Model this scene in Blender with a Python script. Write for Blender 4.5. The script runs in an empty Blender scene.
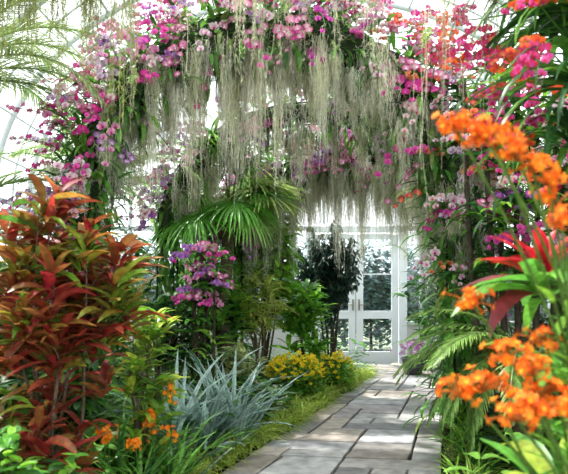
import bpy, math
import numpy as np
rng=np.random.default_rng(11)
U=lambda a,b,n=None: rng.uniform(a,b,n)
A3=lambda *a: np.array(a,dtype=float)
# ---------------------------------------------------------------- mesh builder
class MB:
    def __init__(s): s.v=[];s.f=[];s.c=[];s.m=[];s.n=0
    def add(s,v,f,c,m=0):
        v=np.asarray(v,float).reshape(-1,3); f=np.asarray(f,int).reshape(-1,4)
        c=np.asarray(c,float)
        if c.ndim==1: c=np.tile(c,(len(v),1))
        s.v.append(v);s.f.append(f+s.n);s.c.append(c);s.m.append(np.full(len(f),m));s.n+=len(v)
    def obj(s,name,mats,parent=None,smooth=True):
        v=np.concatenate(s.v);f=np.concatenate(s.f);c=np.concatenate(s.c);m=np.concatenate(s.m)
        me=bpy.data.meshes.new(name)
        me.vertices.add(len(v));me.vertices.foreach_set('co',v.astype(np.float32).ravel())
        me.loops.add(f.size);me.loops.foreach_set('vertex_index',f.astype(np.int32).ravel())
        me.polygons.add(len(f));me.polygons.foreach_set('loop_start',np.arange(0,f.size,4,dtype=np.int32))
        me.polygons.foreach_set('material_index',m.astype(np.int32))
        me.polygons.foreach_set('use_smooth',np.full(len(f),smooth))
        a=me.attributes.new('Col','FLOAT_COLOR','POINT')
        cc=np.ones((len(v),4),np.float32);cc[:,:3]=np.clip(c,0,1);a.data.foreach_set('color',cc.ravel())
        for k in mats: me.materials.append(k)
        me.update(calc_edges=True);me.validate()
        o=bpy.data.objects.new(name,me);bpy.context.collection.objects.link(o)
        if parent: o.parent=parent
        return o
def empty(name,loc=(0,0,0)):
    e=bpy.data.objects.new(name,None);e.empty_display_size=.2
    bpy.context.collection.objects.link(e);return e
def nrm(a): return a/(np.linalg.norm(a,axis=-1,keepdims=True)+1e-9)
def bc(x,K): return np.broadcast_to(np.asarray(x,float),(K,)).astype(float)
def bc3(x,K): return np.broadcast_to(np.asarray(x,float),(K,3)).astype(float)
PROF={'lance':lambda t:np.sin(np.pi*np.clip(.04+.94*t**.85,0,1))**.8,
 'strap':lambda t:np.minimum(1,.45+t*3)*(1-t**4)*.97+.03,
 'grass':lambda t:(1-t)**.6*.95+.05,
 'ovate':lambda t:np.sin(np.pi*np.clip(.05+.9*t**.7,0,1))**.7,
 'petal':lambda t:np.sin(np.pi*np.clip(.08+.8*t**.9,0,1))**.6}
def leaves(mb,base,az,e0,e1,L,W,cb,ct=None,ce=None,seg=5,prof='lance',fold=.25,roll=0.,mat=0):
    base=np.asarray(base,float).reshape(-1,3);K=len(base)
    if K==1 and np.size(az)>1: K=np.size(az);base=np.tile(base,(K,1))
    az,e0,e1,L,W,roll=[bc(x,K) for x in (az,e0,e1,L,W,roll)]
    cb=bc3(cb,K);ct=cb if ct is None else bc3(ct,K)
    t=np.linspace(0,1,seg+1)
    el=e0[:,None]+(e1-e0)[:,None]*t
    T=np.stack([np.cos(el)*np.cos(az)[:,None],np.cos(el)*np.sin(az)[:,None],np.sin(el)],-1)
    step=(T[:,1:]+T[:,:-1])/2*(L/seg)[:,None,None]
    P=np.concatenate([np.zeros((K,1,3)),np.cumsum(step,1)],1)+base[:,None]
    s0=np.stack([-np.sin(az),np.cos(az),0*az],-1)[:,None]*np.ones((1,seg+1,1))
    n0=np.cross(T,s0)
    cr=np.cos(roll)[:,None,None];sr=np.sin(roll)[:,None,None]
    s=s0*cr+n0*sr;n=np.cross(T,s)
    w=(PROF[prof](t)[None]*W[:,None]/2)[...,None]
    V=np.stack([P+s*w,P-n*w*fold,P-s*w],2) # K,seg+1,3,3
    c=cb[:,None]+(ct-cb)[:,None]*t[None,:,None]
    C=np.stack([c,c,c],2)
    if ce is not None:
        ce=bc3(ce,K)[:,None,:]
        C=C.copy();C[:,:,0]=C[:,:,0]*.25+ce*.75;C[:,:,2]=C[:,:,2]*.25+ce*.75
    i=np.arange(seg)[:,None]*3+np.arange(2)[None]
    q=np.stack([i,i+3,i+4,i+1],-1).reshape(-1,4)
    F=q[None]+(np.arange(K)*(seg+1)*3)[:,None,None]
    mb.add(V.reshape(-1,3),F.reshape(-1,4),C.reshape(-1,3),mat)
def tube(mb,pts,r,col,sides=6,mat=0):
    P=np.asarray(pts,float);n=len(P);r=bc(r,n)
    T=nrm(np.gradient(P,axis=0))
    ref=A3(0,0,1) if abs(T[:,2]).mean()<.8 else A3(1,0,0)
    X=nrm(np.cross(np.tile(ref,(n,1)),T));Y=np.cross(T,X)
    a=np.arange(sides)*2*np.pi/sides
    V=P[:,None]+r[:,None,None]*(np.cos(a)[None,:,None]*X[:,None]+np.sin(a)[None,:,None]*Y[:,None])
    i=np.arange(n-1)[:,None]*sides;j=np.arange(sides)[None];k=(j+1)%sides
    F=np.stack([i+j,i+k,i+sides+k,i+sides+j],-1).reshape(-1,4)
    mb.add(V.reshape(-1,3),F,col,mat)
def stalk(mb,p0,p1,r0,r1,col,bend=.1,n=6,sides=5,mat=0,wob=0.):
    p0=np.asarray(p0,float);p1=np.asarray(p1,float)
    t=np.linspace(0,1,n)[:,None]
    d=p1-p0;side=A3(U(-1,1),U(-1,1),0)*bend*np.linalg.norm(d)
    P=p0+d*t+side*np.sin(np.pi*t)
    if wob: P[1:-1]+=rng.normal(0,wob,(n-2,3))
    tube(mb,P,np.linspace(r0,r1,n),col,sides,mat)
def box(mb,c,s,col=(1,1,1),mat=0,rotz=0.):
    x,y,z=[k/2 for k in s]
    v=np.array([[-x,-y,-z],[x,-y,-z],[x,y,-z],[-x,y,-z],[-x,-y,z],[x,-y,z],[x,y,z],[-x,y,z]])
    if rotz:
        ca,sa=math.cos(rotz),math.sin(rotz);v=np.stack([v[:,0]*ca-v[:,1]*sa,v[:,0]*sa+v[:,1]*ca,v[:,2]],-1)
    f=[[0,3,2,1],[4,5,6,7],[0,1,5,4],[1,2,6,5],[2,3,7,6],[3,0,4,7]]
    mb.add(v+np.asarray(c),f,col,mat)
def lathe(mb,prof,loc,col,seg=28,mat=0):
    p=np.asarray(prof,float);a=np.arange(seg)*2*np.pi/seg
    V=np.stack([p[:,0][:,None]*np.cos(a),p[:,0][:,None]*np.sin(a),p[:,1][:,None]+0*a],-1)+np.asarray(loc)
    i=np.arange(len(p)-1)[:,None]*seg;j=np.arange(seg)[None];k=(j+1)%seg
    mb.add(V.reshape(-1,3),np.stack([i+j,i+k,i+seg+k,i+seg+j],-1).reshape(-1,4),col,mat)
# ---------------------------------------------------------------- materials
def mat_new(n):
    m=bpy.data.materials.new(n);m.use_nodes=True;nt=m.node_tree;nt.nodes.clear()
    return m,nt,nt.nodes.new('ShaderNodeOutputMaterial')
def mat_plant(n,trans=.35,rough=.45,spec=.4,nscale=30,var=.35):
    m,nt,out=mat_new(n);N=nt.nodes.new;Lk=nt.links.new
    a=N('ShaderNodeAttribute');a.attribute_name='Col'
    tc=N('ShaderNodeTexCoord');no=N('ShaderNodeTexNoise');no.inputs['Scale'].default_value=nscale
    Lk(tc.outputs['Object'],no.inputs['Vector'])
    mr=N('ShaderNodeMapRange');mr.inputs['From Min'].default_value=.3;mr.inputs['From Max'].default_value=.7
    mr.inputs['To Min'].default_value=1-var;mr.inputs['To Max'].default_value=1+var
    Lk(no.outputs['Fac'],mr.inputs['Value'])
    mx=N('ShaderNodeVectorMath');mx.operation='SCALE'
    Lk(a.outputs['Color'],mx.inputs[0]);Lk(mr.outputs['Result'],mx.inputs['Scale'])
    p=N('ShaderNodeBsdfPrincipled');p.inputs['Roughness'].default_value=rough
    p.inputs['Specular IOR Level'].default_value=spec
    t=N('ShaderNodeBsdfTranslucent');ms=N('ShaderNodeMixShader');ms.inputs[0].default_value=trans
    Lk(mx.outputs[0],p.inputs['Base Color']);Lk(mx.outputs[0],t.inputs['Color'])
    Lk(p.outputs[0],ms.inputs[1]);Lk(t.outputs[0],ms.inputs[2]);Lk(ms.outputs[0],out.inputs[0])
    return m
def mat_solid(n,rough=.6,nscale=12,var=.2,bump=.2,spec=.4):
    m,nt,out=mat_new(n);N=nt.nodes.new;Lk=nt.links.new
    a=N('ShaderNodeAttribute');a.attribute_name='Col'
    tc=N('ShaderNodeTexCoord');no=N('ShaderNodeTexNoise');no.inputs['Scale'].default_value=nscale;no.inputs['Detail'].default_value=8
    Lk(tc.outputs['Object'],no.inputs['Vector'])
    mr=N('ShaderNodeMapRange');mr.inputs['From Min'].default_value=.3;mr.inputs['From Max'].default_value=.7
    mr.inputs['To Min'].default_value=1-var;mr.inputs['To Max'].default_value=1+var
    Lk(no.outputs['Fac'],mr.inputs['Value'])
    mx=N('ShaderNodeVectorMath');mx.operation='SCALE'
    Lk(a.outputs['Color'],mx.inputs[0]);Lk(mr.outputs['Result'],mx.inputs['Scale'])
    p=N('ShaderNodeBsdfPrincipled');p.inputs['Roughness'].default_value=rough;p.inputs['Specular IOR Level'].default_value=spec
    b=N('ShaderNodeBump');b.inputs['Strength'].default_value=bump;b.inputs['Distance'].default_value=.01
    Lk(no.outputs['Fac'],b.inputs['Height']);Lk(b.outputs[0],p.inputs['Normal'])
    Lk(mx.outputs[0],p.inputs['Base Color']);Lk(p.outputs[0],out.inputs[0]);return m
def mat_glass(n):
    m,nt,out=mat_new(n);N=nt.nodes.new;Lk=nt.links.new
    t=N('ShaderNodeBsdfTransparent');t.inputs[0].default_value=(.93,.96,.97,1)
    g=N('ShaderNodeBsdfGlossy');g.inputs['Roughness'].default_value=.08
    ms=N('ShaderNodeMixShader');ms.inputs[0].default_value=.06;Lk(t.outputs[0],ms.inputs[1]);Lk(g.outputs[0],ms.inputs[2])
    Lk(ms.outputs[0],out.inputs[0]);return m
M_leaf=mat_plant('leaf_waxy',.42,.38,.5)
M_soft=mat_plant('leaf_soft',.48,.6,.25)
M_petal=mat_plant('petal',.42,.6,.2,60,.12)
M_moss=mat_plant('spanish_moss',.5,.9,.1,25,.2)
M_bark=mat_solid('bark',.85,40,.45,.8,.2)
M_stone=mat_solid('paving_stone',.6,9,.34,.4,.3)
M_soil=mat_solid('soil',.95,25,.6,1.,.1)
M_white=mat_solid('white_paint',.45,3,.04,.02)
M_pot=mat_solid('glazed_pot',.3,6,.2,.05,.5)
M_glass=mat_glass('greenhouse_glass')
# ---------------------------------------------------------------- flowers
def tmpl(parts,seg=3,dark=.55):
    mb=MB()
    for (az,e0,e1,L,W,w,off,fold) in parts:
        leaves(mb,[[0,0,off]],[az],e0,e1,L,W,(w*dark if w else 0,0,0),(w,0,0),seg=seg,prof='petal',fold=fold)
    return np.concatenate(mb.v),np.concatenate(mb.f),np.concatenate(mb.c)[:,0]
D=math.radians
PHAL=tmpl([(D(90),.15,-.1,.52,.36,1,0,.1),(D(215),.15,-.1,.5,.34,1,0,.1),(D(325),.15,-.1,.5,.34,1,0,.1),
           (D(8),.25,-.2,.55,.62,1,.03,-.1),(D(172),.25,-.2,.55,.62,1,.03,-.1),
           (D(270),1.3,.1,.32,.26,0,.03,.5)],3,.35)
EPI=tmpl([(D(90),.3,-.1,.52,.3,1,0,.2),(D(162),.3,-.1,.5,.32,1,0,.2),(D(18),.3,-.1,.5,.32,1,0,.2),
          (D(234),.3,-.1,.5,.3,1,0,.2),(D(306),.3,-.1,.5,.3,1,0,.2),
          (D(270),1.2,.0,.38,.3,0,.03,.4),(D(240),1.3,.3,.25,.16,0,.03,.3),(D(300),1.3,.3,.25,.16,0,.03,.3)],4)
DAISY=tmpl([(D(a),.5,-.1,.5,.3,1,0,.2) for a in range(0,360,60)]+[(D(0),1.4,1.2,.12,.2,0,0,.1)],2)
def inst(mb,T,loc,fwd,size,A,B,mat=0):
    V,F,w=T;loc=np.asarray(loc,float).reshape(-1,3);K=len(loc);fwd=nrm(bc3(fwd,K));size=bc(size,K);A=bc3(A,K);B=bc3(B,K)
    X=nrm(np.cross(A3(0.01,0.02,1)[None],fwd));Y=np.cross(fwd,X);s=rng.normal(0,.35,K)[:,None]
    X2=X*np.cos(s)+Y*np.sin(s);Y2=np.cross(fwd,X2)
    P=loc[:,None]+size[:,None,None]*(V[None,:,0:1]*X2[:,None]+V[None,:,1:2]*Y2[:,None]+V[None,:,2:3]*fwd[:,None])
    C=A[:,None]*w[None,:,None]+B[:,None]*(1-w)[None,:,None]
    FF=F[None]+(np.arange(K)*len(V))[:,None,None]
    mb.add(P.reshape(-1,3),FF.reshape(-1,4),C.reshape(-1,3),mat)
PINK=(.74,.12,.44);MAG=(.54,.01,.22);WHT=(.86,.8,.82);PALE=(.85,.45,.66);PUR=(.3,.03,.36);RED=(.65,.015,.06);ORG=(.9,.18,.01);PEACH=(.92,.42,.16);LILAC=(.48,.24,.6)
def spike(mb,T,base,d,L,n,size,A,B,face,droop=.6,scol=(.12,.2,.05),m_stem=0,m_fl=1):
    base=np.asarray(base,float);d=nrm(np.asarray(d,float))
    t=np.linspace(0,1,7)[:,None];P=base+d*L*t+A3(0,0,-1)*droop*L*t**2
    tube(mb,P,.004,scol,4,m_stem)
    tt=np.linspace(.25,1,n)[:,None];Q=base+d*L*tt+A3(0,0,-1)*droop*L*tt**2
    sd=nrm(np.cross(d,A3(0,0,1))+1e-3);sg=np.where(np.arange(n)%2,1,-1)[:,None]
    Q=Q+sd*sg*size*.5+rng.normal(0,size*.2,(n,3))
    f=nrm(np.asarray(face,float)+rng.normal(0,.4,(n,3)))
    sz=size*np.linspace(1.05,.7,n)*U(.85,1.1,n)
    a=np.asarray(A)*U(.8,1.15,(n,1))
    inst(mb,T,Q,f,sz,a,B,m_fl)
def moss(mb,tops,L,strands=20,rad=.05,col=(.5,.5,.38),w=.005,mat=0,curls=2,seg=12):
    tops=np.asarray(tops,float).reshape(-1,3);L=bc(L,len(tops))
    S=strands;K=len(tops)*S
    off=rng.normal(0,1,(K,2))
    b=np.repeat(tops,S,0)+np.c_[off*rad,rng.normal(0,.03,K)]
    l=np.repeat(L,S)*np.clip(U(.3,1.,K)*np.exp(-.25*(off**2).sum(1)/2)*1.1,.12,1)
    t=np.linspace(0,1,seg+1)
    wk=np.cumsum(rng.normal(0,.007,(K,seg+1,2)),1)
    tc=np.repeat(tops,S,0)
    P=np.zeros((K,seg+1,3))
    conv=1-.6*t
    P[...,:2]=tc[:,None,:2]+(b-tc)[:,None,:2]*conv[None,:,None]+wk
    P[...,2]=b[:,None,2]-l[:,None]*t
    a=U(0,np.pi,(K,1))+np.cumsum(rng.normal(0,.5,(K,seg+1)),1)
    sd=np.stack([np.cos(a),np.sin(a),0*a],-1)*(w/2*(1.15-t*.8))[None,:,None]
    V=np.stack([P+sd,P-sd],2)
    cc=np.repeat(bc3(col,len(tops))*U(.8,1.12,(len(tops),1)),S,0)*U(.75,1.2,(K,1))
    C=np.repeat(cc,(seg+1)*2,0)
    i=np.arange(seg)*2;q=np.stack([i,i+1,i+3,i+2],-1)
    F=q[None]+(np.arange(K)*(seg+1)*2)[:,None,None]
    mb.add(V.reshape(-1,3),F.reshape(-1,4),C,mat)
    if curls:
        Q=np.repeat(P[:,1:].reshape(-1,3),curls,0);n=len(Q)
        Q=Q+np.c_[np.zeros((n,2)),U(-.04,.04,n)]
        leaves(mb,Q,U(0,6.28,n),U(-.6,.6,n),U(-1.9,-1.2,n),U(.02,.055,n),w*.7,np.repeat(np.repeat(cc,seg,0),curls,0),seg=2,prof='grass',fold=0,mat=mat)
def rosette(mb,c,n,L,W,e0,e1,cb,ct=None,ce=None,prof='lance',seg=5,fold=.25,jit=.02,mat=0,lv=.25):
    base=np.asarray(c,float)+rng.normal(0,jit,(n,3))
    leaves(mb,base,U(0,6.283,n),e0+rng.normal(0,.25,n),e1+rng.normal(0,.3,n),L*U(1-lv,1+lv,n),W*U(.8,1.2,n),cb,ct,ce,seg,prof,fold,rng.normal(0,.2,n),mat)
def pick(pal,n,var=.25):
    p=np.asarray(pal,float).reshape(-1,3);return p[rng.integers(0,len(p),n)]*U(1-var,1+var,(n,1))
def frond(mb,base,az,e0,e1,L,n,ll,lw,col,tip=None,rach=(.2,.25,.08),ang=55,mat=0,droop=.7,rr=.008):
    m=14;t=np.linspace(0,1,m);el=e0+(e1-e0)*t
    T=np.stack([np.cos(el)*math.cos(az),np.cos(el)*math.sin(az),np.sin(el)],-1)
    P=np.asarray(base,float)+np.concatenate([np.zeros((1,3)),np.cumsum((T[1:]+T[:-1])/2*L/(m-1),0)])
    tube(mb,P,np.linspace(rr,rr*.3,m),rach,5,mat)
    for sgn in(-1,1):
        tt=np.linspace(.14,.99,n)
        B=np.stack([np.interp(tt,t,P[:,k]) for k in range(3)],-1);TT=nrm(np.stack([np.interp(tt,t,T[:,k]) for k in range(3)],-1))
        s=np.tile(A3(-math.sin(az),math.cos(az),0),(n,1))*sgn;nn=np.cross(TT,s*sgn)
        a=np.radians(ang-25*tt)[:,None]
        d=TT*np.cos(a)+s*np.sin(a)+nn*.15+rng.normal(0,.05,(n,3));d=nrm(d)
        e=np.arcsin(np.clip(d[:,2],-1,1))
        l=ll*np.sin(np.pi*np.clip(.15+.8*tt,0,1))**.7*U(.85,1.1,n)
        c=np.asarray(col)*U(.75,1.25,(n,1))
        leaves(mb,B,np.arctan2(d[:,1],d[:,0]),e,e-droop*U(.6,1.3,n),l,lw,c,None if tip is None else np.asarray(tip)*U(.8,1.2,(n,1)),seg=4,prof='grass',fold=.3,mat=mat)
def tips_in(c,r,n,shell=.5):
    d=nrm(rng.normal(0,1,(n,3)));return np.asarray(c)+d*np.asarray(r)*U(shell,1,(n,1))
def shrub(name,base,c,r,ntip,nleaf,L,W,pal,e0=.8,e1=-.3,prof='lance',tipcol=None,edge=None,barkc=(.12,.09,.06),shell=.4,mat=None,seg=5,spread=.06,br=.012,fold=.25,nmain=6,pal2=None,stack=.12,low=0,p2=.4):
    mb=MB();base=np.asarray(base,float);c=np.asarray(c,float);r=np.asarray(r,float)
    tp=tips_in(c,r,ntip,shell)
    if low:
        a=U(0,6.28,low);q=U(.4,1,low);tp=np.r_[tp,np.c_[c[0]+r[0]*.8*q*np.cos(a),c[1]+r[1]*.9*q*np.sin(a),U(.2,c[2]-r[2]*.4,low)]]
    mains=[];
    for k in range(nmain):
        a=k*6.283/nmain+U(-.3,.3)
        m=c+A3(math.cos(a)*r[0]*.35,math.sin(a)*r[1]*.35,-r[2]*U(.3,.8));mains.append(m)
        stalk(mb,base+A3(U(-spread,spread),U(-spread,spread),0),m,br*1.5,br,barkc,.06,8,6,1)
    mains=np.array(mains)
    for p in tp:
        m=mains[np.argmin(np.linalg.norm(mains-p,axis=1)+U(0,.2,nmain))]
        if p[2]<m[2]-.1: m=base+(m-base)*max(.1,(p[2]-.15)/m[2])
        stalk(mb,m,p,br*.7,br*.35,barkc,.1,6,5,1)
        P=pal if (pal2 is None or U(0,1)>p2) else pal2
        n=nleaf;cb=pick(P,n);h=U(-stack,.03,n)
        dn=nrm((p-m)[None])[0]*.6+A3(0,0,.4)
        B=p+dn*h[:,None]+rng.normal(0,.015,(n,3))
        tc=None if tipcol is None else (pick(tipcol,n) if P is pal else pick(pal2,n))
        leaves(mb,B,U(0,6.283,n),e0+rng.normal(0,.35,n),e1+rng.normal(0,.35,n),L*U(.7,1.2,n),W*U(.75,1.2,n),cb,
               tc,None if edge is None else pick(edge if P is pal else pal2,n),seg,prof,fold,rng.normal(0,.3,n),0)
    return mb.obj(name,[mat or M_leaf,M_bark])
GD=(.03,.11,.025);GM=(.09,.27,.035);GB=(.24,.5,.05);GY=(.5,.6,.1);GO=(.18,.26,.06)
# ---------------------------------------------------------------- ground and path
def xl(y): return -.43+(y-4.44)*.38
def xr(y): return 1.15+(y-4.44)*.27
XL,XR,YB,YF=-4.6,5.6,10.8,-2.;CX=(XL+XR)/2;HW=(XR-XL)/2;ZS=2.8;RISE=3.8
mb=MB();n=80
gx,gy=np.meshgrid(np.linspace(XL+.1,XR-.1,n),np.linspace(-1.9,10.7,n));gz=rng.normal(0,.012,gx.shape)-.005
gz=np.where((gx>xl(gy)-.15)&(gx<xr(gy)+.15),-.03,gz)
i=(np.arange(n-1)[:,None]*n+np.arange(n-1)[None]);F=np.stack([i,i+1,i+n+1,i+n],-1).reshape(-1,4)
mb.add(np.stack([gx,gy,gz],-1).reshape(-1,3),F,(.045,.035,.025));mb.obj('floor',[M_soil])
mb=MB();mb.add([[-60,-40,-.14],[60,-40,-.14],[60,80,-.14],[-60,80,-.14]],[[0,1,2,3]],(.25,.28,.2));mb.obj('lawn_outside',[M_soil])
mb=MB()
y0,y1=.8,10.5;NU=6;rows=int((y1-y0)/.235);occ=np.zeros((rows,NU),bool)
def uv(u,v):
    y=y0+v*(y1-y0)/rows;a=xl(y)-(.9*(y-9.5) if y>9.5 else 0);b=xr(y);x=a+(b-a)*u/NU
    return x,y-(u/NU-.5)*.18
for r in range(rows):
    for c in range(NU):
        if occ[r,c]: continue
        w,h=[(1,1),(2,1),(2,1),(1,1),(1,2),(3,1),(2,2)][rng.integers(0,7)]
        while c+w>NU or occ[r,c:c+w].any(): w-=1
        if r+h>rows or occ[r:r+h,c:c+w].any(): h=1
        occ[r:r+h,c:c+w]=True
        g=.012
        co=[uv(c,r),uv(c+w,r),uv(c+w,r+h),uv(c,r+h)];cen=np.mean(co,0);co=np.array(co)+rng.normal(0,.004,(4,2))
        dd=co-cen;ins=lambda k:cen+dd-np.sign(dd)*k
        z=.02+U(-.004,.004)
        V=np.vstack([np.c_[ins(g),np.full(4,-.03)],np.c_[ins(g),np.full(4,z-.006)],np.c_[ins(g+.01),np.full(4,z)]])
        F=[[0,1,5,4],[1,2,6,5],[2,3,7,6],[3,0,4,7],[4,5,9,8],[5,6,10,9],[6,7,11,10],[7,4,8,11],[8,9,10,11]]
        k=U(.22,.5);tint=[(1,.93,.88),(.95,.95,.99),(1.08,.95,.84),(1.02,.92,.95),(1,.98,.96)][rng.integers(0,5)]
        mb.add(V,F,np.array(tint)*k)
mb.obj('stone_path',[M_stone],smooth=False)
# ---------------------------------------------------------------- greenhouse
def vault(a,o=0): return CX-(HW+o)*math.cos(a),ZS+(RISE+o)*math.sin(a)
mb=MB();WC=(.5,.53,.56)
for y in np.arange(YF,YB+.01,1.28):
    P=[(vault(a)[0],y,vault(a)[1]) for a in np.linspace(0,np.pi,41)];tube(mb,P,.05,WC,6)
for y in np.arange(YF+.64,YB,1.28):
    P=[(vault(a)[0],y,vault(a)[1]) for a in np.linspace(0,np.pi,41)];tube(mb,P,.02,WC,4)
for a in np.linspace(0,np.pi,19):
    x,z=vault(a);tube(mb,[(x,YF,z),(x,(YF+YB)/2,z),(x,YB,z)],.022 if 0<a<3.1 else .06,WC,4)
A=np.linspace(0,np.pi,41);vg=np.array([[(vault(a,.05)[0],y,vault(a,.05)[1]) for a in A] for y in(YF,YB)])
i=np.arange(40);mb.add(vg.reshape(-1,3),np.stack([i,i+1,i+42,i+41],-1),(1,1,1),1)
mb.obj('ceiling',[M_white,M_glass])
def sidewall(name,x):
    mb=MB();ym=(YF+YB)/2;ly=YB-YF;s=1 if x>0 else -1
    box(mb,(x,ym,.35),(.16,ly,.9),(.6,.6,.6));box(mb,(x,ym,.82),(.24,ly,.05),WC)
    for y in np.arange(YF,YB+.01,.64): box(mb,(x,y,1.83),(.06,.05,1.98),WC)
    for z in(1.5,2.2,2.78): box(mb,(x,ym,z),(.05,ly,.04),WC)
    box(mb,(x+s*.02,ym,1.8),(.008,ly,1.95),(1,1,1),1)
    mb.obj(name,[M_white,M_glass],smooth=False)
sidewall('wall_left',XL);sidewall('wall_right',XR)
def endwall(name,y,door=None):
    mb=MB()
    def top(x):
        k=max(0,1-((x-CX)/HW)**2);return ZS+RISE*math.sqrt(k)
    d0,d1=door if door else (99,99)
    for a,b in([(XL,d0-.1),(d1+.1,XR)] if door else [(XL,XR)]):
        box(mb,((a+b)/2,y,.3),(b-a,.16,.8),(.6,.6,.6));box(mb,((a+b)/2,y,.72),(b-a,.22,.05),WC)
        box(mb,((a+b)/2,y,1.4),(b-a,.045,.04),WC)
        box(mb,((a+b)/2,y+.03,1.5),(b-a,.008,1.7),(1,1,1),1)
    for x in np.arange(XL+.1,XR,.58):
        inside=d0-.12<x<d1+.12;zb=2.5 if inside else .7;h=top(x)-zb
        if h>.05: box(mb,(x,y,zb+h/2),(.05,.05,h),WC)
    for z in(2.42,3.3,4.2,5.1):
        hw=HW if z<=ZS else HW*math.sqrt(max(0,1-((z-ZS)/RISE)**2))
        box(mb,(CX,y,z),(2*hw,.06,.08 if z<3 else .05),WC)
    xs=np.linspace(XL,XR,33);V=np.array([[(x,y+.03,2.4),(x,y+.03,top(x))] for x in xs]).reshape(-1,3)
    i=np.arange(32)*2;mb.add(V,np.stack([i,i+2,i+3,i+1],-1),(1,1,1),1)
    mb.obj(name,[M_white,M_glass],smooth=False)
endwall('wall_back',YB,(.5,2.1));endwall('wall_front',YF)
def door_leaf(x0,x1,name,hs):
    e=empty(name);mb=MB();g=MB();h=2.3;y=YB-.02;w=x1-x0;st=.12;c=(.8,.84,.89)
    for x in(x0+st/2,x1-st/2): box(mb,(x,y,h/2+.01),(st,.05,h),c)
    for z,t in((h-.04,.1),(.86,.14),(.09,.22)): box(mb,((x0+x1)/2,y,z+.01),(w-2*st,.05,t),c)
    for z in(1.6,): box(mb,((x0+x1)/2,y,z),(w-2*st,.04,.025),c)
    box(g,((x0+x1)/2,y,1.2),(w-2*st,.01,2.1),(1,1,1))
    hb=MB();hx=x1-.045 if hs>0 else x0+.045
    box(hb,(hx,y-.035,1.05),(.03,.02,.2),(.25,.22,.18));tube(hb,[(hx,y-.06,1.05),(hx-hs*.05,y-.07,1.05),(hx-hs*.11,y-.07,1.05)],.009,(.3,.26,.2),6)
    mb.obj('leaf_frame',[M_white],e,False);g.obj('glass_panes',[M_glass],e,False);hb.obj('handle',[M_pot],e,False)
door_leaf(.53,1.28,'door_1',1);door_leaf(1.3,2.05,'door_2',-1)
mb=MB()
for x in(.46,2.13): box(mb,(x,YB-.03,1.22),(.13,.14,2.44),(.8,.84,.89))
box(mb,(1.29,YB-.03,2.4),(1.78,.14,.1),(.8,.84,.89));mb.obj('trim_1',[M_white],smooth=False)
mb=MB()
for x in np.arange(-6,9,.4):
    p=tips_in((x,U(13.5,14.2),1.1),(.55,.45,1.45),1800,.05);nn=len(p)
    leaves(mb,p,U(0,6.28,nn),U(-.3,1,nn),U(-.6,.4,nn),.18,.1,pick([(.24,.36,.36),(.3,.42,.44)],nn),seg=2,prof='ovate')
for x in np.arange(-6,9,1.): stalk(mb,(x,13.8,-.14),(x,13.8,1.2),.04,.02,(.1,.07,.05),0)
mb.obj('hedge_outside',[M_soft])
# ---------------------------------------------------------------- orchid arches
def arch(name,cx,cy,cz,rx,rz,rad,nsp,nleafs,palf,moss_rng,moss_n,mossL,fsize=.085,srng=(.12,.84),mcol=((.9,.88,.78),(.7,.7,.52),(.82,.8,.66)),lenf=None,strands=26,front=.8):
    e=empty(name)
    def pt(s):
        s=np.asarray(s,float);a=np.clip((s-.2)/.6,0,1)*np.pi
        x=cx-rx*np.cos(a);z=cz+rz*np.sin(a)
        z=np.where(s<.2,cz*s/.2,z);z=np.where(s>.8,cz*(1-s)/.2,z)
        return np.stack([x,cy+0*x,z],-1)
    fr=MB();S=np.linspace(0,1,90)
    for ox,oy in((-.09,-.12),(.09,-.12),(-.09,.12),(.09,.12)):
        P=pt(S);out=nrm(P-A3(cx,cy,cz*.7));P=P+out*ox+A3(0,oy,0);P[0,2]=P[-1,2]=-.02;tube(fr,P,.012,(.03,.035,.03),5)
    P=pt(S);tube(fr,P,rad*.38*(1+.15*np.sin(S*60)),(.03,.05,.02),8)
    fr.obj('arch_frame',[M_bark],e)
    fo=MB()
    s=U(.02,.98,nleafs);P=pt(s);P=P+nrm(rng.normal(0,1,(nleafs,3)))*rad*U(.2,.8,(nleafs,1))
    d=nrm(P-pt(s)+rng.normal(0,.05,(nleafs,3))+A3(0,-.02,.03))
    el=np.arcsin(np.clip(d[:,2],-1,1))
    leaves(fo,P,np.arctan2(d[:,1],d[:,0]),el,el-U(.6,1.6,nleafs),U(.12,.32,nleafs),U(.03,.06,nleafs),pick([GD,GM,GM,GM,(.16,.38,.05),GO],nleafs),seg=4,prof='strap')
    for k in range(int(nleafs/40)):
        s=U(.05,.95);p=pt(s)+rng.normal(0,rad*.35,3)
        frond(fo,p,U(0,6.28),U(.2,1.2),U(-1.2,-.3),U(.3,.5),12,.08,.014,pick([GM,GB],1)[0],rr=.003)
    fo.obj('foliage',[M_leaf],e)
    fl=MB()
    for k in range(nsp):
        s=U(*srng);p0=pt(s)
        out=nrm(p0-A3(cx,cy,cz))
        d=nrm(out*U(-.35,1.2)+A3(U(-.35,.35),-U(.1,1) if U(0,1)<front else U(0,1),U(-.1,.5)))
        p=p0+d*rad*U(.4,.85)
        A,B=palf(s,p0)
        face=A3(0,-1,.1)*.9+d*.8
        spike(fl,PHAL,p,d,U(.2,.42),rng.integers(4,9),fsize*U(.8,1.15),A,B,face,droop=U(.1,.9))
    if nsp: fl.obj('orchid_sprays',[M_soft,M_petal],e)
    mo=MB();s=U(moss_rng[0],moss_rng[1],moss_n);tp=pt(s)+np.c_[rng.normal(0,rad*.3,moss_n),rng.normal(0,rad*.45,moss_n),-rad*U(.1,.7,moss_n)]
    cl=np.array(mcol)[rng.integers(0,len(mcol),moss_n)]
    LL=mossL*(.25+.75*U(0,1,moss_n)**1.2)
    if lenf is not None: LL=LL*lenf(s)
    moss(mo,tp,LL,strands,.05,cl,.0056,seg=13)
    mo.obj('spanish_moss',[M_moss],e)
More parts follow.
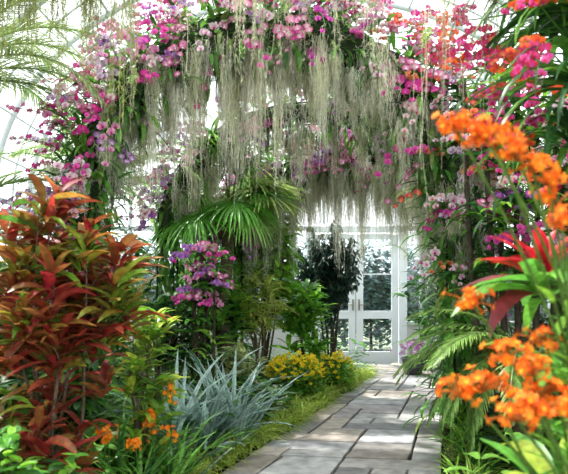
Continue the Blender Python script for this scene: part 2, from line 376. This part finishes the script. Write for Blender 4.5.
def pal1(s,p):
    if s<.36: L=[(PINK,MAG),(PALE,MAG),(WHT,MAG),(WHT,MAG),(MAG,WHT),(MAG,PINK),(PUR,WHT),(WHT,PUR)]
    elif s<.6: L=[(PALE,MAG),(WHT,MAG),(PINK,MAG),(MAG,PINK),(MAG,WHT),(LILAC,PUR),(PINK,PUR),(MAG,WHT)]
    else: L=[(WHT,RED),(RED,PEACH),(WHT,MAG),(MAG,WHT),(PEACH,RED),(MAG,PINK),(PINK,MAG),(WHT,PUR),(PINK,MAG)]
    return L[rng.integers(0,len(L))]
def pal2(s,p):
    L=[(PUR,WHT),(LILAC,PUR),(MAG,WHT),(WHT,MAG),(PALE,MAG),(PINK,PUR),(WHT,PUR)]
    return L[rng.integers(0,len(L))]
arch('orchid_arch',-.12,5.6,2.05,1.76,1.72,.5,420,4300,pal1,(.25,.8),205,1.45,.078,lenf=lambda s:np.interp(s,[.27,.36,.42,.5,.56,.8],[.55,.8,1.,.98,.52,.42]),srng=(.1,.86),front=.88)
arch('orchid_arch',.35,6.7,2.0,1.65,1.32,.32,110,1900,pal2,(.25,.7),55,.8,.075,(.2,.8),front=.95)
arch('orchid_arch',.8,7.7,1.9,1.42,1.12,.38,280,2800,pal2,(.27,.8),270,1.35,.086,(.2,.88),front=.95)
# ---------------------------------------------------------------- croton
CR=[(.3,.015,.03),(.4,.04,.03),(.2,.03,.02),(.14,.04,.015),(.14,.1,.02),(.42,.1,.04)]
CG=[(.12,.3,.03),(.26,.44,.04),(.2,.12,.02),(.5,.2,.04),(.08,.2,.03)]
CT=[(.5,.04,.05),(.5,.1,.06),(.2,.18,.03),(.45,.25,.06),(.22,.02,.03)]
shrub('croton_shrub',(-1.32,3.35,0),(-1.27,3.3,1.38),(.48,.35,.56),60,13,.25,.05,CR,.9,-.3,'lance',CT,CR,spread=.1,pal2=CG,nmain=7,stack=.16,low=30,br=.008,p2=.3)
shrub('croton_shrub',(-.95,3.95,0),(-.95,3.95,1.0),(.22,.25,.3),10,14,.18,.045,[(.2,.4,.04),(.4,.5,.06),(.12,.25,.04)],.9,-.3,'lance',None,None,low=14,br=.008)
# ---------------------------------------------------------------- left bed
def clump(mb,c,n,L,W,e0,e1,cb,ct=None,ce=None,prof='grass',seg=6,jit=.03,fold=.3,lv=.3):
    rosette(mb,c,n,L,W,e0,e1,cb,ct,ce,prof,seg,fold,jit,0,lv)
mb=MB()
for y in np.arange(3.4,9.3,.08):
    for k in range(2):
        x=xl(y)-.04-U(0,.24)-(.08 if y<5 else 0)
        n=24;clump(mb,(x,y+U(-.05,.05),0),n,.27,.016,1.25,-.6,pick([(.38,.52,.06),(.52,.62,.1),(.2,.4,.05)],n),None,pick([(.8,.8,.35),(.45,.6,.1)],n),seg=5)
mb.obj('variegated_grass_border',[M_soft])
mb=MB()
for c in((-.62,4.75,0),(-.42,5.05,0),(-.85,4.6,0),(-.55,5.3,0)):
    clump(mb,c,40,.82,.055,1.35,.25,pick([(.2,.36,.33),(.3,.46,.42),(.1,.22,.2)],40),None,pick([(.45,.56,.5)],40),prof='grass')
mb.obj('silver_astelia',[M_leaf])
mb=MB()
for c in((-1.0,3.7,0),(-.72,3.9,0),(-1.3,3.5,0),(-.85,3.55,0)):
    clump(mb,c,34,.62,.034,1.3,.2,pick([GM,GD,(.16,.4,.06)],34))
mb.obj('kangaroo_paw_leaves',[M_leaf])
mb=MB()
for c,h in(((-.83,3.8,0),.58),((-.78,3.85,0),.72),((-1.05,3.6,0),.5),((-1.06,3.45,0),.56),((-.72,3.75,0),.5),((-.88,3.6,0),.45),((-.8,3.8,0),.5)):
    p=np.array(c)+A3(U(-.06,.06),U(-.05,.05),h);stalk(mb,c,p,.006,.004,GM,.05)
    q=p+rng.normal(0,.026,(13,3));inst(mb,EPI,q,nrm(q-p+A3(0,-.03,.02)),.036,pick([ORG,(.9,.25,.01)],13,.1),(.9,.4,.03),1)
mb.obj('orange_flower_stems',[M_soft,M_petal])
shrub('pittosporum_shrub',(-1.25,2.75,0),(-1.2,2.7,.45),(.45,.3,.3),60,15,.1,.045,[GM,GD,GB,GM],.6,-.3,'ovate',shell=.2,br=.006)
shrub('camellia_shrub',(-1.7,3.6,0),(-1.7,3.6,.6),(.4,.3,.45),50,16,.12,.05,[GD,(.05,.14,.04)],.6,-.4,shell=.2,br=.006)
def flowerbed(name,cx,cy,rx,ry,h,nf,fs,A,B,pal,T=DAISY,ll=.12,nl=700):
    mb=MB()
    a=U(0,6.28,nl);r=np.sqrt(U(0,1,nl));zz=U(0.02,1,nl)*h*np.sqrt(1-.6*r**2)
    P=np.c_[cx+rx*r*np.cos(a),cy+ry*r*np.sin(a),zz]
    leaves(mb,P,U(0,6.28,nl),U(0,1.3,nl),U(-.6,.3,nl),ll*U(.6,1.2,nl),ll*.25,pick(pal,nl),seg=3)
    for k in range(40):
        a=U(0,6.28);r=U(0,.8);stalk(mb,(cx+rx*r*math.cos(a)*.5,cy+ry*r*math.sin(a)*.5,0),(cx+rx*r*math.cos(a),cy+ry*r*math.sin(a),h*.9),.004,.003,GM)
    a=U(0,6.28,nf);r=np.sqrt(U(0,1,nf));P=np.c_[cx+rx*r*np.cos(a),cy+ry*r*np.sin(a),h*np.sqrt(1-.6*r**2)+U(-.08,.06,nf)]
    inst(mb,T,P,nrm(np.c_[rng.normal(0,.4,nf),-.5+rng.normal(0,.3,nf),.8+0*a]),fs*U(.8,1.2,nf),pick([A],nf,.12),B,1)
    return mb.obj(name,[M_soft,M_petal])
flowerbed('yellow_flower_clump',.14,7.1,.38,.35,.56,230,.06,(.98,.78,.03),(.9,.55,.01),[GM,GB])
flowerbed('yellow_flower_clump',.66,7.9,.25,.3,.48,100,.06,(.98,.78,.03),(.9,.55,.01),[GM,GB])
flowerbed('white_flower_clump',-.22,6.3,.28,.25,.36,80,.045,(.85,.85,.8),(.8,.7,.2),[GM,(.12,.3,.05)])
mb=MB()
for k in range(420):
    y=U(2.6,10.0);x=U(max(-3.7,-y*.75),xl(y)-.3)
    n=26;t=rng.integers(0,3);col=[GD,GM,(.05,.16,.04),(.13,.3,.05),(.2,.36,.12)][rng.integers(0,5)]
    if t==0: clump(mb,(x,y,0),n,U(.3,.55),.028,1.2,-.2,pick([col],n))
    elif t==1:
        b=np.array([x,y,.05])+np.c_[rng.normal(0,.12,(n,2)),U(0,.4,n)]
        leaves(mb,b,U(0,6.28,n),U(.2,1,n),U(-.8,0,n),U(.1,.2,n),U(.06,.1,n),pick([col],n),prof='ovate',seg=4)
    else:
        for j in range(7): frond(mb,(x,y,.02),U(0,6.28),1.2,-.3,U(.35,.6),14,.09,.016,np.array(col)*1.3,rr=.004)
mb.obj('fern_and_hosta_groundcover',[M_leaf])
# taller background plants
shrub('dracaena_shrub',(-.35,7.4,0),(-.32,7.4,1.12),(.3,.3,.42),26,30,.27,.028,[(.36,.52,.06),(.55,.62,.12),(.2,.4,.04)],.9,-.6,'lance',None,[(.8,.8,.3)])
shrub('philodendron_shrub',(-.3,7.9,0),(-.15,7.8,1.8),(.42,.3,.55),44,10,.28,.12,[GB,(.18,.44,.05),(.36,.6,.08)],.5,-.9,'ovate',shell=.2)
shrub('ginger_shrub',(.32,7.9,0),(.28,7.9,.95),(.34,.3,.5),34,12,.3,.075,[GB,(.2,.48,.05),GM],.9,-.3,'lance',shell=.2)
shrub('ginger_shrub',(-.75,7.0,0),(-.72,7.0,1.0),(.28,.3,.55),24,12,.3,.06,[GM,GB,GD],.9,-.3,'lance',shell=.2)
shrub('variegated_croton',(-.55,6.4,0),(-.48,6.4,.58),(.25,.22,.2),16,12,.16,.05,[(.45,.55,.2),(.18,.36,.08)],.8,-.3,'lance',None,[(.8,.78,.45)])
shrub('camellia_shrub',(-1.35,6.2,0),(-1.25,6.2,.85),(.5,.4,.5),56,18,.13,.05,[GD,GM,(.05,.16,.04)],.6,-.4,shell=.1)
shrub('schefflera_shrub',(-2.3,7.6,0),(-2.2,7.6,1.2),(.7,.6,.9),60,16,.22,.07,[GM,GD,(.14,.32,.05)],.3,-.9,shell=.2)
shrub('bamboo_clump',(-1.35,8.6,0),(-1.2,8.6,1.8),(.5,.5,1.2),80,16,.22,.025,[GB,GM,GY],.3,-.9,'lance',spread=.35,nmain=14)
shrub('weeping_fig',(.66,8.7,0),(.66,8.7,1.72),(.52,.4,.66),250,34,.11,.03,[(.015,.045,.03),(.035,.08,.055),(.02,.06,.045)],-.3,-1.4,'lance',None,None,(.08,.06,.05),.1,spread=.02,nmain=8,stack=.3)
shrub('rubber_plant',(-2.3,5.2,0),(-2.15,5.2,1.2),(.5,.5,.7),44,12,.25,.09,[GM,(.12,.28,.05),GD],.5,-.7,'ovate',shell=.2)
shrub('rubber_plant',(-1.75,4.3,0),(-1.7,4.3,.75),(.5,.4,.5),40,12,.2,.07,[GM,GD,GD],.5,-.7,'ovate',shell=.2)
# pink orchid stand
mb=MB()
for k in range(26):
    p=A3(-.8+U(-.14,.14),6.0+U(-.15,.15),U(1.15,1.8));d=A3(U(-.6,.6),-U(.2,.8),U(.1,.5))
    spike(mb,PHAL,p,d,.28,5,.078,*[(PINK,MAG),(LILAC,PUR),(MAG,WHT),(PALE,MAG)][rng.integers(0,4)],A3(0,-1,.1),.5)
    rosette(mb,p,6,.24,.05,.5,-.6,GM,prof='strap')
for k in range(6): stalk(mb,(-.82+U(-.1,.1),6.05,0),(-.82+U(-.12,.12),6.0,1.65),.02,.012,(.1,.08,.05),.03)
for k in range(14): rosette(mb,(-.82+U(-.16,.16),6.0+U(-.1,.1),.3+k*.08),8,.24,.06,.5,-.7,pick([GM,GD,GB],8),prof='ovate')
mb.obj('pink_orchid_stand',[M_soft,M_petal])
# fan palm
mb=MB()
P=[(-.68+.03*math.sin(i),7.0,.34*i*.72) for i in range(10)];tube(mb,P,np.linspace(.1,.07,10),(.1,.08,.05),9,1)
crown=A3(-.64,7.0,2.22)
for k in range(28):
    az=k*2.4;e=U(-.1,1.35);Lp=U(.4,.65)
    d=A3(math.cos(e)*math.cos(az),math.cos(e)*math.sin(az),math.sin(e));p=crown+d*Lp
    tube(mb,[crown,crown+d*Lp*.5+A3(0,0,.03),p],[.014,.01,.008],(.15,.22,.06),5)
    u=nrm(d-A3(0,0,.45));s=nrm(np.cross(u,A3(0,0,1)));n=40
    a=np.linspace(-2.3,2.3,n);dd=nrm(u[None]*np.cos(a)[:,None]+s[None]*np.sin(a)[:,None])
    ee=np.arcsin(np.clip(dd[:,2],-1,1));c=pick([GM,(.22,.42,.09),(.3,.4,.12)],1,.2)[0]*U(.8,1.2,(n,1))
    leaves(mb,p[None],np.arctan2(dd[:,1],dd[:,0]),ee,ee-U(.5,1.1,n),U(.45,.6,n),.03,c,c*1.6,seg=5,prof='lance',fold=.5)
mb.obj('fan_palm',[M_leaf,M_bark])
def featherpalm(name,base,h,n,L,e0r,col,tip=None,ll=.35,lw=.022,nl=44,azs=None,tr=.07):
    mb=MB();b=np.asarray(base,float)
    P=[b+A3(.02*math.sin(i*1.3),.02*math.cos(i),h*i/8) for i in range(9)];tube(mb,P,np.linspace(tr*1.2,tr*.8,9),(.14,.1,.07),9,1)
    for k in range(n):
        az=k*2.4 if azs is None else azs[k%len(azs)]+rng.normal(0,.15)
        e=U(*e0r);frond(mb,P[-1],az,e,e-U(1.3,1.9),L*U(.8,1.15),nl,ll,lw,np.asarray(col)*U(.8,1.2),tip,rr=.012)
    return mb.obj(name,[M_leaf,M_bark])
featherpalm('areca_palm',(-2.95,5.0,0),1.7,12,1.5,(.6,1.4),(.16,.28,.07),(.4,.48,.2))
featherpalm('areca_palm',(-2.2,7.2,0),2.5,17,1.6,(.5,1.4),(.15,.32,.06),(.4,.5,.18))
featherpalm('areca_palm',(-3.0,5.3,0),3.1,16,1.7,(.3,1.4),(.13,.22,.06),(.32,.4,.15),ll=.42,azs=[-1.3,-.8,-.3,.2,.7,1.2,2.2,3.5])
featherpalm('kentia_palm',(3.3,8.2,0),2.4,17,1.8,(.5,1.4),(.08,.2,.04),(.18,.34,.08))
featherpalm('kentia_palm',(2.9,6.2,0),2.7,17,1.6,(.3,1.4),(.07,.18,.04),(.18,.34,.08))
featherpalm('cycad',(1.8,4.5,0),.85,28,1.0,(.1,1.1),(.1,.25,.05),(.3,.46,.1),.17,.016,50,azs=[3.14,2.7,3.5,2.3,3.9,4.4,1.8,5.2,.3])
featherpalm('cycad',(2.8,7.3,0),.7,18,1.1,(.2,1.35),(.07,.18,.05),(.2,.36,.1),.17,.016,46)
# ---------------------------------------------------------------- right bed
mb=MB()
for y in np.arange(3.4,9.2,.14):
    x=xr(y)+.16+U(0,.15);n=24
    clump(mb,(x,y,0),n,U(.3,.48) if y<6 else .25,.02,1.25,-.1,pick([GM,GB,(.3,.46,.08)],n))
mb.obj('mondo_grass_border',[M_soft])
mb=MB()
for k in range(230):
    y=U(2.4,10.0);x=U(xr(y)+.35,4.8);n=24;col=[GD,GM,(.05,.16,.04),(.15,.33,.05)][rng.integers(0,4)]
    if k%3==0: clump(mb,(x,y,0),n,U(.35,.7),.03,1.2,-.2,pick([col],n))
    elif k%3==1:
        b=np.array([x,y,.05])+np.c_[rng.normal(0,.14,(n,2)),U(0,.5,n)]
        leaves(mb,b,U(0,6.28,n),U(.2,1,n),U(-.8,0,n),U(.12,.22,n),U(.06,.1,n),pick([col],n),prof='ovate',seg=4)
    else:
        for j in range(7): frond(mb,(x,y,.02),U(0,6.28),1.2,-.3,U(.4,.7),14,.1,.016,np.array(col)*1.3,rr=.004)
mb.obj('fern_and_hosta_groundcover',[M_leaf])
shrub('schefflera_shrub',(3.0,5.2,0),(2.8,5.2,1.6),(.7,.7,1.0),90,16,.24,.07,[GM,GD,(.14,.32,.05)],.3,-.9,shell=.15)
shrub('camellia_shrub',(2.3,4.2,0),(2.2,4.2,.7),(.5,.4,.45),60,16,.16,.06,[GD,GM],.5,-.6,shell=.15)
# looser orchids on the right behind the arch
mb=MB()
for k in range(72):
    z=U(1.6,3.0);p=A3(1.95+U(-.5,.6),4.7+U(-.4,.5),z);d=A3(U(-.8,.4),-U(.2,.8),U(.1,.5))
    pal=[(MAG,WHT),(PUR,LILAC),(PINK,MAG),(LILAC,PUR),(PINK,MAG)] if z<2.15 else [(RED,PINK),(WHT,MAG),(ORG,RED),(MAG,PINK),(WHT,RED),(PINK,RED)]
    spike(mb,PHAL,p,d,.3,6,.072,*pal[rng.integers(0,len(pal))],A3(-.1,-1,.1),.5)
for k in range(90):
    p=A3(1.95+U(-.45,.7),4.9+U(-.3,.4),U(1.3,3.2));rosette(mb,p,9,.34,.05,.6,-.8,pick([GM,GD,GD,GB],9),prof='strap')
for k in range(7): stalk(mb,(1.75+k*.09,5.1,0),(1.5+k*.15,5.0,3.1),.035,.02,(.1,.08,.05),.03)
mb.obj('orchid_covered_tree_fern',[M_soft,M_petal])
# near epiphyte tree on the right
mb=MB()
P=[(1.42,2.7,-.02),(1.4,2.7,.7),(1.45,2.72,1.4),(1.4,2.7,2.1),(1.42,2.7,2.8),(1.4,2.75,3.4)];tube(mb,P,[.14,.11,.1,.1,.09,.07],(.14,.1,.07),10,2)
for c in((1.33,2.7,2.65),(1.3,2.8,2.95),(1.38,2.75,2.3),(1.3,2.9,3.1),(1.4,2.9,2.1),(1.45,3.1,2.7),(1.4,3.2,3.1)):
    n=52;rosette(mb,c,n,.56,.036,.7,-1.3,pick([GM,GD,GD,(.16,.36,.05)],n),None,None,'strap',7)
for (x,y,z) in((1.05,3.1,2.7),(.98,3.2,2.6),(1.12,2.9,2.5),(1.05,3.0,2.35),(1.15,2.9,2.15),(.95,3.3,2.85),(.9,3.4,2.75),(1.12,2.6,2.6),(1.08,2.5,2.4)):
    stalk(mb,(1.4,2.85,z-.1),(x,y,z),.006,.004,GM,.05,mat=0)
    for j in range(4): spike(mb,PHAL,(x,y,z),A3(-U(-.2,.8),-.4,U(-.5,.4)),.2,7,.046,*[(RED,PEACH),(PINK,RED),(RED,PINK),(ORG,RED)][rng.integers(0,4)],A3(-.2,-1,.1),.5,m_fl=1)
mb.obj('epiphyte_tree',[M_leaf,M_petal,M_bark])
# bromeliad
mb=MB()
c=A3(.95,2.2,1.43)
stalk(mb,(1.38,2.7,1.25),c,.03,.03,(.14,.1,.07),.02,mat=1)
rosette(mb,c,15,.2,.055,1.15,.2,pick([(.42,.01,.03),(.55,.012,.03)],15),(.6,.025,.04),None,'lance',7)
rosette(mb,c-A3(0,0,.05),22,.34,.07,.4,-.7,pick([(.12,.36,.05),(.2,.02,.03),(.16,.4,.05)],22),None,None,'strap',7)
mb.obj('red_bromeliad',[M_leaf,M_bark])
# foreground epidendrum
mb=MB()
heads=[(.46,1.62,1.83),(.51,1.55,1.80),(.56,1.6,1.785),(.61,1.58,1.75),(.66,1.6,1.72),(.71,1.62,1.69),(.75,1.65,1.64),(.72,1.5,1.57),
 (.47,1.6,1.12),(.53,1.6,1.14),(.6,1.62,1.22),(.66,1.6,1.18),(.69,1.6,1.12),(.57,1.5,1.08),(.74,1.7,1.25),(.54,1.75,1.36),(.62,1.5,1.1),(.74,1.55,1.09)]
for h in heads:
    h=A3(*h);n=16
    b=A3(.98+U(-.12,.1),h[1]+U(0,.25),0)
    t=np.linspace(0,1,9)[:,None];P=b+(h-b)*np.c_[t**2.2,t,t];tube(mb,P,np.linspace(.006,.004,9),(.15,.28,.05),5)
    m=10;tt=U(.35,.8,m);Q=b+(h-b)*np.c_[tt**2.2,tt,tt]
    leaves(mb,Q,U(0,6.28,m),.7,.1,U(.08,.13,m),.025,pick([GM,GB],m),seg=4,prof='strap')
    d=nrm(rng.normal(0,1,(n,3))+A3(0,-.3,.25));q=h+d*.05*U(.5,1.25,(n,1))*A3(1.3,1,.7)
    for z in q: tube(mb,[h-A3(0,0,.02),(h+z)/2,z],.0025,(.6,.2,.03),4)
    inst(mb,EPI,q,d,.034*U(.8,1.15,n),pick([(.9,.18,.015),(.85,.06,.01),(.92,.28,.04),(.88,.12,.01)],n,.1),(.95,.45,.03),1)
mb.obj('orange_epidendrum',[M_soft,M_petal])
mb=MB()
for c in((.9,1.95,.72),(1.0,2.1,1.05),(.8,1.9,.5)):
    rosette(mb,c,12,.34,.085,.9,-.4,pick([(.16,.4,.05),(.4,.5,.07),GM],12),None,None,'lance',6)
    stalk(mb,(c[0]+.05,c[1]+.05,0),c,.02,.015,(.15,.18,.06),.03,mat=1)
mb.obj('dumb_cane',[M_leaf,M_bark])
# overhead branch with moss
mb=MB()
tube(mb,[(-3.4,3.5,3.3),(-2.4,3.2,3.15),(-1.6,3.1,3.1),(-.8,3.1,3.2),(0,3.2,3.25),(.9,3.1,3.3),(1.4,2.8,3.3)],[.06,.05,.045,.04,.035,.03,.025],(.13,.1,.07),8,1)
x=np.concatenate([U(-1.75,-1.25,14),U(-1.2,-.8,14)]);n=len(x)
moss(mb,np.c_[x,U(3.,3.25,n),U(3.08,3.2,n)],U(.45,1.0,n),14,.04,(.34,.38,.14),.005)
x=U(-.7,1.15,26)
moss(mb,np.c_[x,U(3.,3.25,26),0*x+3.22],U(.45,.85,26),12,.03,(.62,.62,.44),.004)
x=U(.7,1.12,12)
moss(mb,np.c_[x,U(2.9,3.2,12),0*x+3.25],U(.7,1.9,12),6,.015,(.6,.6,.42),.004)
moss(mb,[(-.8,3.1,3.2),(-.78,3.1,3.2),(0.0,3.2,3.2),(.03,3.2,3.2)],[1.1,.9,.95,.7],7,.012,(.5,.5,.35),.004)
mb.obj('overhead_branch_with_moss',[M_moss,M_bark])
# potted plants by the door
def pot(name,x,y,r,h,col,plant):
    e=empty(name);mb=MB();lathe(mb,[(.001,.025),(r*.7,.025),(r*.78,.1*h),(r,.8*h),(r*1.02,.9*h),(r*1.12,.92*h),(r*1.12,h),(r*1.0,h),(r*.97,.9*h),(.001,.9*h)],(x,y,0),col)
    mb.obj('pot',[M_pot],e);m2=MB();plant(m2,A3(x,y,h*.9));m2.obj('plant',[M_leaf,M_petal],e)
def pl_a(mb,c):
    for k in range(14):
        p=c+A3(U(-.25,.25),U(-.25,.25),U(.2,1.2));stalk(mb,c,p,.01,.006,GM);rosette(mb,p,12,.24,.07,.6,-.7,pick([GD,GM],12))
def pl_b(mb,c):
    rosette(mb,c,30,.22,.03,1.1,-.4,pick([GM,GB],30))
    n=60;q=c+np.c_[rng.normal(0,.12,(n,2)),U(.08,.3,n)];inst(mb,DAISY,q,A3(0,-.7,.5),.065,pick([PUR,LILAC],n),GY,1)
pot('potted_shrub',2.28,9.9,.2,.42,(.04,.035,.035),pl_a)
pot('potted_purple_flowers',2.0,9.3,.17,.28,(.05,.05,.06),pl_b)
pot('potted_shrub',2.8,9.6,.2,.42,(.06,.05,.045),pl_a)
# ---------------------------------------------------------------- light, world, camera
sc=bpy.context.scene
w=bpy.data.worlds.new('World');sc.world=w;w.use_nodes=True
bg=w.node_tree.nodes['Background'];bg.inputs[0].default_value=(.97,.985,1,1);bg.inputs[1].default_value=2.95
sd=bpy.data.lights.new('sun','SUN');sd.energy=11;sd.angle=.03;sd.color=(1,.95,.87)
so=bpy.data.objects.new('sun',sd);bpy.context.collection.objects.link(so)
from mathutils import Vector
so.rotation_euler=Vector((.35,-.25,-.9)).to_track_quat('-Z','Y').to_euler()
sc.view_settings.view_transform='Standard'
cd=bpy.data.cameras.new('camera');cam=bpy.data.objects.new('camera',cd);bpy.context.collection.objects.link(cam)
cam.location=(0,0,1.4);cam.rotation_euler=(math.pi/2,0,0);cd.lens=38.03;cd.sensor_width=36;cd.shift_y=.085
cd.clip_start=.05;cd.dof.use_dof=True;cd.dof.focus_distance=5.8;cd.dof.aperture_fstop=2.8
sc.camera=cam
print('verts',sum(len(o.data.vertices) for o in bpy.data.objects if o.type=='MESH'))
